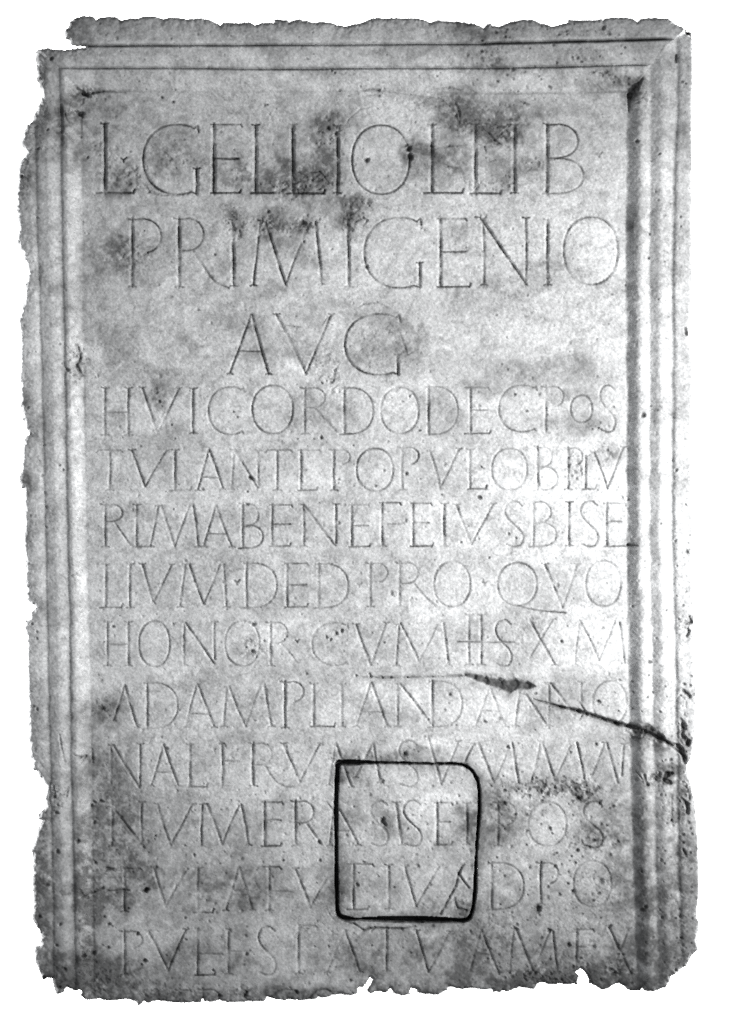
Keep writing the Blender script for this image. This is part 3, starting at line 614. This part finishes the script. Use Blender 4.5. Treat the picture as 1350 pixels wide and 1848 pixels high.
# ------------------------------------------------------------------ colour of the stone (patina, stains, grain, painted falloff of light)
ST = [(1050,1600,200,260,.15),(1200,1600,80,260,.13),(820,1560,300,200,.06),(330,1560,200,200,.06),(1060,1300,90,30,.08),(815,312,26,30,.2),(560,290,240,70,.12),(880,250,90,60,.12),(690,610,70,60,.04),(1000,230,160,60,.08),(880,200,100,26,.14),(250,1640,260,170,.13),(150,1450,120,260,.08),(120,150,200,160,.10),(400,60,500,60,.10),(1000,60,300,50,.06),(330,330,280,160,.07),(650,1770,600,60,.12),(850,1700,300,100,.07),(1180,1650,90,200,.10),(1180,150,90,140,.08),  # wide blobs here paint the light's falloff low down and into the corners
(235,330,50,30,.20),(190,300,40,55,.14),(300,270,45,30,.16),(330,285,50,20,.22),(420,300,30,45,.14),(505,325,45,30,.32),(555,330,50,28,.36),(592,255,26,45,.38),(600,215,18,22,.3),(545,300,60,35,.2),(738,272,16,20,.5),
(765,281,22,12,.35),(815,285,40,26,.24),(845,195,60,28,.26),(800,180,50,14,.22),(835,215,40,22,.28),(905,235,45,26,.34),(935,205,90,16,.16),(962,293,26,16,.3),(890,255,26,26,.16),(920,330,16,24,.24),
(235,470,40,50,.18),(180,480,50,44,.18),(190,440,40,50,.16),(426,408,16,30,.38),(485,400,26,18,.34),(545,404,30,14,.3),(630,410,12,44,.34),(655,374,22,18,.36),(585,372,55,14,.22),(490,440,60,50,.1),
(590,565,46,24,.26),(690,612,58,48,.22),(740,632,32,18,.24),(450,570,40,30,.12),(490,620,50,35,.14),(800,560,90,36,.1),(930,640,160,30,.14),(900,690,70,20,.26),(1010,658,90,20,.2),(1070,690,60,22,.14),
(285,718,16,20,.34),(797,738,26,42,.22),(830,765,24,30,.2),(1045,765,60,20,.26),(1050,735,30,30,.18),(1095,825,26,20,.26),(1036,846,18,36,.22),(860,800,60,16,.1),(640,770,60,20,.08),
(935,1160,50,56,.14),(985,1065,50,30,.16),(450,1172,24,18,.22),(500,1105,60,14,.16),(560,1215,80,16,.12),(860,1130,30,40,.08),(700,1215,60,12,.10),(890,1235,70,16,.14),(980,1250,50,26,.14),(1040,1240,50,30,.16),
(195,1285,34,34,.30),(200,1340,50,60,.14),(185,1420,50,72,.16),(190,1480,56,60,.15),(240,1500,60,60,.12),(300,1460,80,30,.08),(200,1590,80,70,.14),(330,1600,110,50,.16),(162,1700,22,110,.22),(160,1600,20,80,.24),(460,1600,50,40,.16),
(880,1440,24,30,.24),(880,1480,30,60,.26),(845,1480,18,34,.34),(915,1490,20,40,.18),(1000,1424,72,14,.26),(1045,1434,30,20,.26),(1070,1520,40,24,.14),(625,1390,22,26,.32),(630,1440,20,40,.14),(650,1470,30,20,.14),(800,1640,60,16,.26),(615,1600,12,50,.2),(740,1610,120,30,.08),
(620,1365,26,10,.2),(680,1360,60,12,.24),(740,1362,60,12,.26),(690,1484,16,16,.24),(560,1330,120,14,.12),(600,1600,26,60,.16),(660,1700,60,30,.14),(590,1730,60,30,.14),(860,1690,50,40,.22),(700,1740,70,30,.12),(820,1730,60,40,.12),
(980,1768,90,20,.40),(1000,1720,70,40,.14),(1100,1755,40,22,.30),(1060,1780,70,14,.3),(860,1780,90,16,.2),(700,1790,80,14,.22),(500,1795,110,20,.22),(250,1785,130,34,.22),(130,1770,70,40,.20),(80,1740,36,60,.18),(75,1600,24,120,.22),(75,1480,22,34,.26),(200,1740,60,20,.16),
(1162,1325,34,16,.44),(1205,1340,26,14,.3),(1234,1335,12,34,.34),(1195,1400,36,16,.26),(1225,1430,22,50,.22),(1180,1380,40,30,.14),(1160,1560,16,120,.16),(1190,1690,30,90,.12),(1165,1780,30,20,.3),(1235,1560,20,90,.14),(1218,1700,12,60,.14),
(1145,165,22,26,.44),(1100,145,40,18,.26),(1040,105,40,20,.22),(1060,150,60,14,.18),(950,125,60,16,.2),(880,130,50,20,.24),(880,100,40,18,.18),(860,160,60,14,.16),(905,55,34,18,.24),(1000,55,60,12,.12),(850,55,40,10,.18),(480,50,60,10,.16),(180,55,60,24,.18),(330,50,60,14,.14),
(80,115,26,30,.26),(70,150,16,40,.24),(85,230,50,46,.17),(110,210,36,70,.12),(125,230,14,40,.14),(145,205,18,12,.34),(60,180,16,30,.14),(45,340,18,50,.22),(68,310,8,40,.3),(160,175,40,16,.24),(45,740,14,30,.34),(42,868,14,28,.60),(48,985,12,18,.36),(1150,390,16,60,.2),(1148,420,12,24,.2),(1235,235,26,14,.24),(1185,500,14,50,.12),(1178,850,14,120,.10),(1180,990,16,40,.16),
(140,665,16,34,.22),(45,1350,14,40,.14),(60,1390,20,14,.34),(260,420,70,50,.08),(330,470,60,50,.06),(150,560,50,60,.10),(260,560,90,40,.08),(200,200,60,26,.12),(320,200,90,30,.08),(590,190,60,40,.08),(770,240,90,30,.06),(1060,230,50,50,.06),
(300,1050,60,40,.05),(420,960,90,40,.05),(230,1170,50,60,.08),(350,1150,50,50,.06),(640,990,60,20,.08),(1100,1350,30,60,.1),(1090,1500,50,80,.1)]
LT = [(980,900,190,170,.09),(1000,815,75,45,.16),(960,870,80,50,.10),(1110,870,30,60,.12),(850,960,150,50,.10),(1010,960,100,60,.08),(700,740,60,40,.12),(720,720,40,40,.08),(540,655,30,18,.22),(610,575,18,30,.12),(950,615,60,30,.16),(1020,600,70,36,.10),(1080,450,60,60,.10),(740,190,80,34,.08),(700,225,90,60,.05),  # pale patches of marble; the wide centre-right one paints brighter light
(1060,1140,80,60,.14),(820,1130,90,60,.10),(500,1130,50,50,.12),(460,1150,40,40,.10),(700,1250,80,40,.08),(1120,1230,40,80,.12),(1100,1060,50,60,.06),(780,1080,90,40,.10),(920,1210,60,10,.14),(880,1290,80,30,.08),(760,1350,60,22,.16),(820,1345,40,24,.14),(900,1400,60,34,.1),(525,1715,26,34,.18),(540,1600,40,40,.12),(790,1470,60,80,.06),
(700,1610,90,50,.06),(1010,1500,50,50,.08),(950,1600,60,40,.08),(870,1590,30,40,.1),(330,1180,50,40,.05),(135,730,10,60,.2),(137,830,9,60,.16),(137,900,9,40,.14),(140,1060,8,70,.14),(100,860,16,80,.06),(1200,1130,12,90,.1),(1232,960,16,100,.1),(1232,1180,14,40,.14),(1030,1240,0.1,0.1,0),(640,60,120,10,.04),(135,255,9,60,.14),(90,320,16,20,.14),  # narrow strips along the mouldings paint their lit faces brighter
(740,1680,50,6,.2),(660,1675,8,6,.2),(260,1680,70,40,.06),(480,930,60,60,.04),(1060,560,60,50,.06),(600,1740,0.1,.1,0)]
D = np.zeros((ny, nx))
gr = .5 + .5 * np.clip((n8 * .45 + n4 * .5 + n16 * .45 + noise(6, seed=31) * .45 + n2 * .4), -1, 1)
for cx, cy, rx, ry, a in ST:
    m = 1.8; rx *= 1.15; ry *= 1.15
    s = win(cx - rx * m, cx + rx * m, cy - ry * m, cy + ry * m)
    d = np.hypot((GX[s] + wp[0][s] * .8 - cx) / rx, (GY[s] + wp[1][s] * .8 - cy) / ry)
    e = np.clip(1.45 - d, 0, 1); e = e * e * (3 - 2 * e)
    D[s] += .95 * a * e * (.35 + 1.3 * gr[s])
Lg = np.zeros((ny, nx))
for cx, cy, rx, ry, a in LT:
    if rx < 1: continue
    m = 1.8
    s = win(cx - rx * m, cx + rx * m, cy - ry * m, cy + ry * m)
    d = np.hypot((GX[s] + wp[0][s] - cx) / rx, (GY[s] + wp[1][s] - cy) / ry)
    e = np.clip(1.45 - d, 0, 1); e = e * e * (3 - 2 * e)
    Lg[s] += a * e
cl = np.clip(noise(70, 44, seed=61, warp=wp) * .65 + noise(32, 22, seed=62, warp=wp) * .55 + noise(14, seed=63) * .35 + noise(6, seed=64) * .25 + .05, 0, 1)
D += cl * .36 * np.interp(GY, (0, 330, 700, 900, 1150, 1400, 1800), (.9, 1.1, .9, .55, .5, .9, 1.2)) * np.interp(GX, (0, 700, 1100), (1.1, .9, .7))
# streaky mottling of the marble itself
q1 = noise(55, 30, seed=41, warp=wp); q2 = noise(26, 18, seed=42, warp=wp); q3 = noise(12, seed=43, warp=wp)
vein = 1 - np.abs(noise(70, 50, seed=44, warp=wp)) * 6; vein = np.clip(vein, 0, 1) ** 2
mott = noise(110, 80, seed=47, warp=wp) * .07 + q1 * .11 + q2 * .10 + q3 * .09 + noise(7, seed=46, warp=(wp[0] * .4, wp[1] * .4)) * .09 + n4 * .12 + n2 * .10 + noise(3.2, seed=45) * .15
fleck = np.clip((noise(4.2, seed=51) + .5 * noise(9, seed=52) - .72) / .3, 0, 1) * .14
mott = mott + fleck - .03 + np.random.default_rng(9).normal(0, .07, (ny, nx))
edge = np.clip(1 - SD / 30, 0, 1) * (1 - .8 * RE)
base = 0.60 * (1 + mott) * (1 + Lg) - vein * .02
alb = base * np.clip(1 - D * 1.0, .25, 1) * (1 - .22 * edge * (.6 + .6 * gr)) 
Gc = np.clip(G, 0, 1.25)
alb = alb * (1 - .80 * np.clip(Gc, 0, 1) ** .9) * np.where(Gc > 1, 1 - (Gc - 1) * 2.2, 1)
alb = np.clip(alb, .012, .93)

# ------------------------------------------------------------------ face labels -> parts
ok = SD > 0
cell_in = ok[:-1, :-1] & ok[1:, :-1] & ok[:-1, 1:] & ok[1:, 1:]
# keep only the largest connected piece (drop crumbs): cheap flood along rows
lab = np.where(cell_in, 1, 0)
cur = np.zeros_like(cell_in); cur[cell_in.shape[0] // 2, cell_in.shape[1] // 2] = True
cur &= cell_in
while True:
    prev = cur.sum()
    for ax in (0, 1):
        for rev in (False, True):
            a = cur if not rev else np.flip(cur, ax)
            b = cell_in if not rev else np.flip(cell_in, ax)
            a = a.copy()
            n = a.shape[ax]
            for i in range(1, n):
                if ax == 0: a[i] |= a[i - 1] & b[i]
                else: a[:, i] |= a[:, i - 1] & b[:, i]
            cur = a if not rev else np.flip(a, ax)
    if cur.sum() == prev: break
cell_in = cur

# vertex positions: rim vertices slide onto the outline so the edge is not stepped
VX, VY = GX.copy(), GY.copy()
gy_, gx_ = np.gradient(SD, P)
gl_ = gx_ ** 2 + gy_ ** 2 + .05
used = np.zeros((ny, nx), bool); full = np.zeros((ny, nx), np.int8)
for dy in (0, 1):
    for dx in (0, 1):
        used[dy:ny - 1 + dy, dx:nx - 1 + dx] |= cell_in
        full[dy:ny - 1 + dy, dx:nx - 1 + dx] += cell_in
rim = used & (full < 4)
mv = np.clip(SD, 0, 1.4) / gl_
VX[rim] -= np.clip(mv * gx_, -.7, .7)[rim]; VY[rim] -= np.clip(mv * gy_, -.7, .7)[rim]

c = lambda A: A[:-1, :-1]
lid = c(LAB).copy()
f_u_ = c(u); f_m = c(m_top); f_s = c(side)
inblk = c(BIN)
gap = c(gapk) > .05
part = np.where(f_u_ < 0, 1, 0)                                  # 1 panel
part = np.where((f_u_ >= 0) & (f_u_ < 37.4), 2 + np.where(f_m, 2, f_s), part)      # 2,3,4 inner mouldings
part = np.where((f_u_ >= 37.4) & (f_u_ < 78.5), 5 + np.where(f_m, 2, f_s), part)   # 5,6,7 outer mouldings
part = np.where(f_u_ >= 78.5, 8 + np.where(f_m, 2, f_s), part)                     # 8,9,10 border bands
part = np.where(inblk & (f_u_ < 0), 11, part)
part = np.where(gap, 12, part)
part = np.where(lid == CR, 13, part)
part = np.where((lid > 0) & ~gap, 100 + lid, part)
part = np.where(cell_in, part, 0)

# global normals
hy, hx = np.gradient(H, P)
NX_ = -(-hx); NRM = np.stack([hx * 0, hx * 0, hx * 0], -1)
# surface point = (wx(x), -H*U, wz(y)); outward normal ~ (-dH/dx, -1, +dH/dy)
NRM[..., 0] = -hx; NRM[..., 1] = -1; NRM[..., 2] = hy
NRM /= np.linalg.norm(NRM, axis=-1, keepdims=True)
POS = np.stack([wx(VX), -H * U, wz(VY)], -1).reshape(-1, 3)
NRM = NRM.reshape(-1, 3)
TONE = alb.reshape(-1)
idx = np.arange(ny * nx).reshape(ny, nx)
Q = np.stack([idx[:-1, :-1], idx[1:, :-1], idx[1:, 1:], idx[:-1, 1:]], -1).reshape(-1, 4)   # faces -Y
pflat = part.reshape(-1)

# ------------------------------------------------------------------ materials
def stone_mat():
    m = bpy.data.materials.new("weathered_marble"); m.use_nodes = True
    nt = m.node_tree; N = nt.nodes; Lk = nt.links
    b = N["Principled BSDF"]
    at = N.new("ShaderNodeAttribute"); at.attribute_name = "tone"
    tc = N.new("ShaderNodeTexCoord")
    n1 = N.new("ShaderNodeTexNoise"); n1.inputs["Scale"].default_value = 260; n1.inputs["Detail"].default_value = 4
    n2_ = N.new("ShaderNodeTexNoise"); n2_.inputs["Scale"].default_value = 700; n2_.inputs["Detail"].default_value = 2
    Lk.new(tc.outputs["Object"], n1.inputs["Vector"]); Lk.new(tc.outputs["Object"], n2_.inputs["Vector"])
    mr = N.new("ShaderNodeMapRange"); mr.inputs[1].default_value = .3; mr.inputs[2].default_value = .7; mr.inputs[3].default_value = .86; mr.inputs[4].default_value = 1.14
    Lk.new(n1.outputs[0], mr.inputs[0])
    mu = N.new("ShaderNodeMath"); mu.operation = 'MULTIPLY'
    Lk.new(at.outputs["Fac"], mu.inputs[0]); Lk.new(mr.outputs[0], mu.inputs[1])
    cc = N.new("ShaderNodeCombineColor")
    for i, k in enumerate((.985, 1.0, 1.012)):
        z = N.new("ShaderNodeMath"); z.operation = 'MULTIPLY'; z.inputs[1].default_value = k
        Lk.new(mu.outputs[0], z.inputs[0]); Lk.new(z.outputs[0], cc.inputs[i])
    Lk.new(cc.outputs[0], b.inputs["Base Color"])
    b.inputs["Roughness"].default_value = .72
    b.inputs["Specular IOR Level"].default_value = .25
    bp = N.new("ShaderNodeBump"); bp.inputs["Strength"].default_value = .35; bp.inputs["Distance"].default_value = .0006
    Lk.new(n2_.outputs[0], bp.inputs["Height"]); Lk.new(bp.outputs[0], b.inputs["Normal"])
    return m
marble = stone_mat()

def grid_part(name, fm, parent):
    q = Q[fm]
    uq, inv = np.unique(q, return_inverse=True)
    inv = inv.reshape(-1).astype(np.int32)
    me = bpy.data.meshes.new(name)
    me.vertices.add(len(uq)); me.vertices.foreach_set("co", POS[uq].astype(np.float32).reshape(-1))
    nf = len(q)
    me.loops.add(nf * 4); me.loops.foreach_set("vertex_index", inv)
    me.polygons.add(nf); me.polygons.foreach_set("loop_start", np.arange(0, nf * 4, 4, dtype=np.int32))
    me.update(calc_edges=True)
    me.polygons.foreach_set("use_smooth", np.ones(nf, bool))
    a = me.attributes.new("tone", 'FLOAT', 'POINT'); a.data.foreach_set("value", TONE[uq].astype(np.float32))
    me.materials.append(marble)
    me.normals_split_custom_set_from_vertices(NRM[uq])
    o = bpy.data.objects.new(name, me); scn.collection.objects.link(o)
    if parent: o.parent = parent
    return o

slab = bpy.data.objects.new("inscribed_slab", None)
scn.collection.objects.link(slab)
slab["label"] = "broken grey-white marble slab with thirteen lines of carved Latin capitals inside a moulded frame"
slab["category"] = "inscription slab"
slab["kind"] = "thing"

panel = grid_part("inscription_panel", pflat == 1, slab)
for pid, nm in ((2, "inner_moulding"), (3, "inner_moulding"), (4, "inner_moulding"), (5, "outer_moulding"), (6, "outer_moulding"), (7, "outer_moulding"),
                (8, "border_band"), (9, "border_band"), (10, "border_band")):
    m = pflat == pid
    if m.any(): grid_part(nm, m, slab)
patch = grid_part("inset_block", pflat == 11, slab)
patch["label"] = "rounded rectangular marble block let into the slab, with a dark joint round it"
grid_part("joint", pflat == 12, patch)
grid_part("crack", pflat == 13, panel)["label"] = "dark gaping crack running down to the right edge"
order = np.argsort(pflat, kind='stable'); sp = pflat[order]
BINc = inblk.reshape(-1)
for i, ch in enumerate(LETTERS):
    a, b = np.searchsorted(sp, [101 + i, 102 + i])
    if b - a < 4: continue
    fi = np.sort(order[a:b]); inb = BINc[fi]
    nb, npn = int(inb.sum()), int((~inb).sum())
    for sel, par, cntf in ((~inb, panel, npn), (inb, patch, nb)):      # a letter cut by the joint has a piece on either stone
        if cntf < 4 or cntf < .04 * len(fi): continue
        o = grid_part("interpunct" if ch == '.' else ("numeral_bar" if ch == '-' else "letter"), fi[sel], par)
        if ch.isalpha(): o["label"] = "carved capital letter " + ch.upper()

# ------------------------------------------------------------------ broken sides and back of the slab
q = Q[pflat > 0]
e = np.concatenate([q[:, [0, 1]], q[:, [1, 2]], q[:, [2, 3]], q[:, [3, 0]]])
key = np.sort(e, 1); kk = key[:, 0].astype(np.int64) * (nx * ny) + key[:, 1]
un, inv, cnt = np.unique(kk, return_inverse=True, return_counts=True)
be = e[cnt[inv.reshape(-1)] == 1]
nxt = {}
for a, b in be: nxt.setdefault(int(a), []).append(int(b))
loops = []
while nxt:
    st = next(iter(nxt)); lp = [st]; cur_ = st
    while cur_ in nxt:
        l = nxt[cur_]; b = l.pop()
        if not l: del nxt[cur_]
        cur_ = b
        if b == st: break
        lp.append(b)
    loops.append(lp)
loops.sort(key=len, reverse=True)
lp = loops[0]
n = len(lp)
top = POS[lp]
ctr = np.array([0, 0, 0.0])
# smoothed inward direction for the broken flank
sm = np.stack([np.convolve(np.concatenate([top[-12:, k], top[:, k], top[:12, k]]), np.ones(25) / 25, 'valid') for k in range(3)], 1)
tan = np.roll(sm, -6, 0) - np.roll(sm, 6, 0)
nin = np.stack([tan[:, 2], tan[:, 0] * 0, -tan[:, 0]], 1); nin /= np.linalg.norm(nin, axis=1, keepdims=True) + 1e-9
if np.sum(nin * (ctr - sm)) < 0: nin = -nin
rr = np.random.default_rng(3)
rings = [top]
for k, dep in enumerate((.012, .03, .055, .08, .105)):
    w_ = np.convolve(np.tile(rr.normal(0, 1, n), 3), np.ones(9) / 9, 'same')[n:2 * n] * .0022
    p_ = top * (1 - min(1, k * .35 + .3)) + sm * min(1, k * .35 + .3)
    p_ = p_ + nin * (.002 + .003 * k + w_)[:, None]
    p_[:, 1] = dep + (0 if k == 4 else 0) * w_
    rings.append(p_)
V = np.concatenate(rings); F = []
for r_ in range(len(rings) - 1):
    for i in range(n):
        j = (i + 1) % n
        F.append((r_ * n + j, r_ * n + i, (r_ + 1) * n + i, (r_ + 1) * n + j))
F.append(tuple((len(rings) - 1) * n + i for i in range(n)))
me = bpy.data.meshes.new("slab_body")
me.from_pydata([tuple(v) for v in V], [], F)
me.materials.append(marble)
a = me.attributes.new("tone", 'FLOAT', 'POINT')
tv = np.concatenate([np.full(n, .16)] + [np.clip(.22 + .05 * rr.normal(0, 1, n), .08, .4)] * (len(rings) - 1))
a.data.foreach_set("value", tv.astype(np.float32))
body = bpy.data.objects.new("slab_body", me); scn.collection.objects.link(body); body.parent = slab
print("verts", POS.shape, "letters", len(LETTERS), "loops", [len(l) for l in loops[:5]])
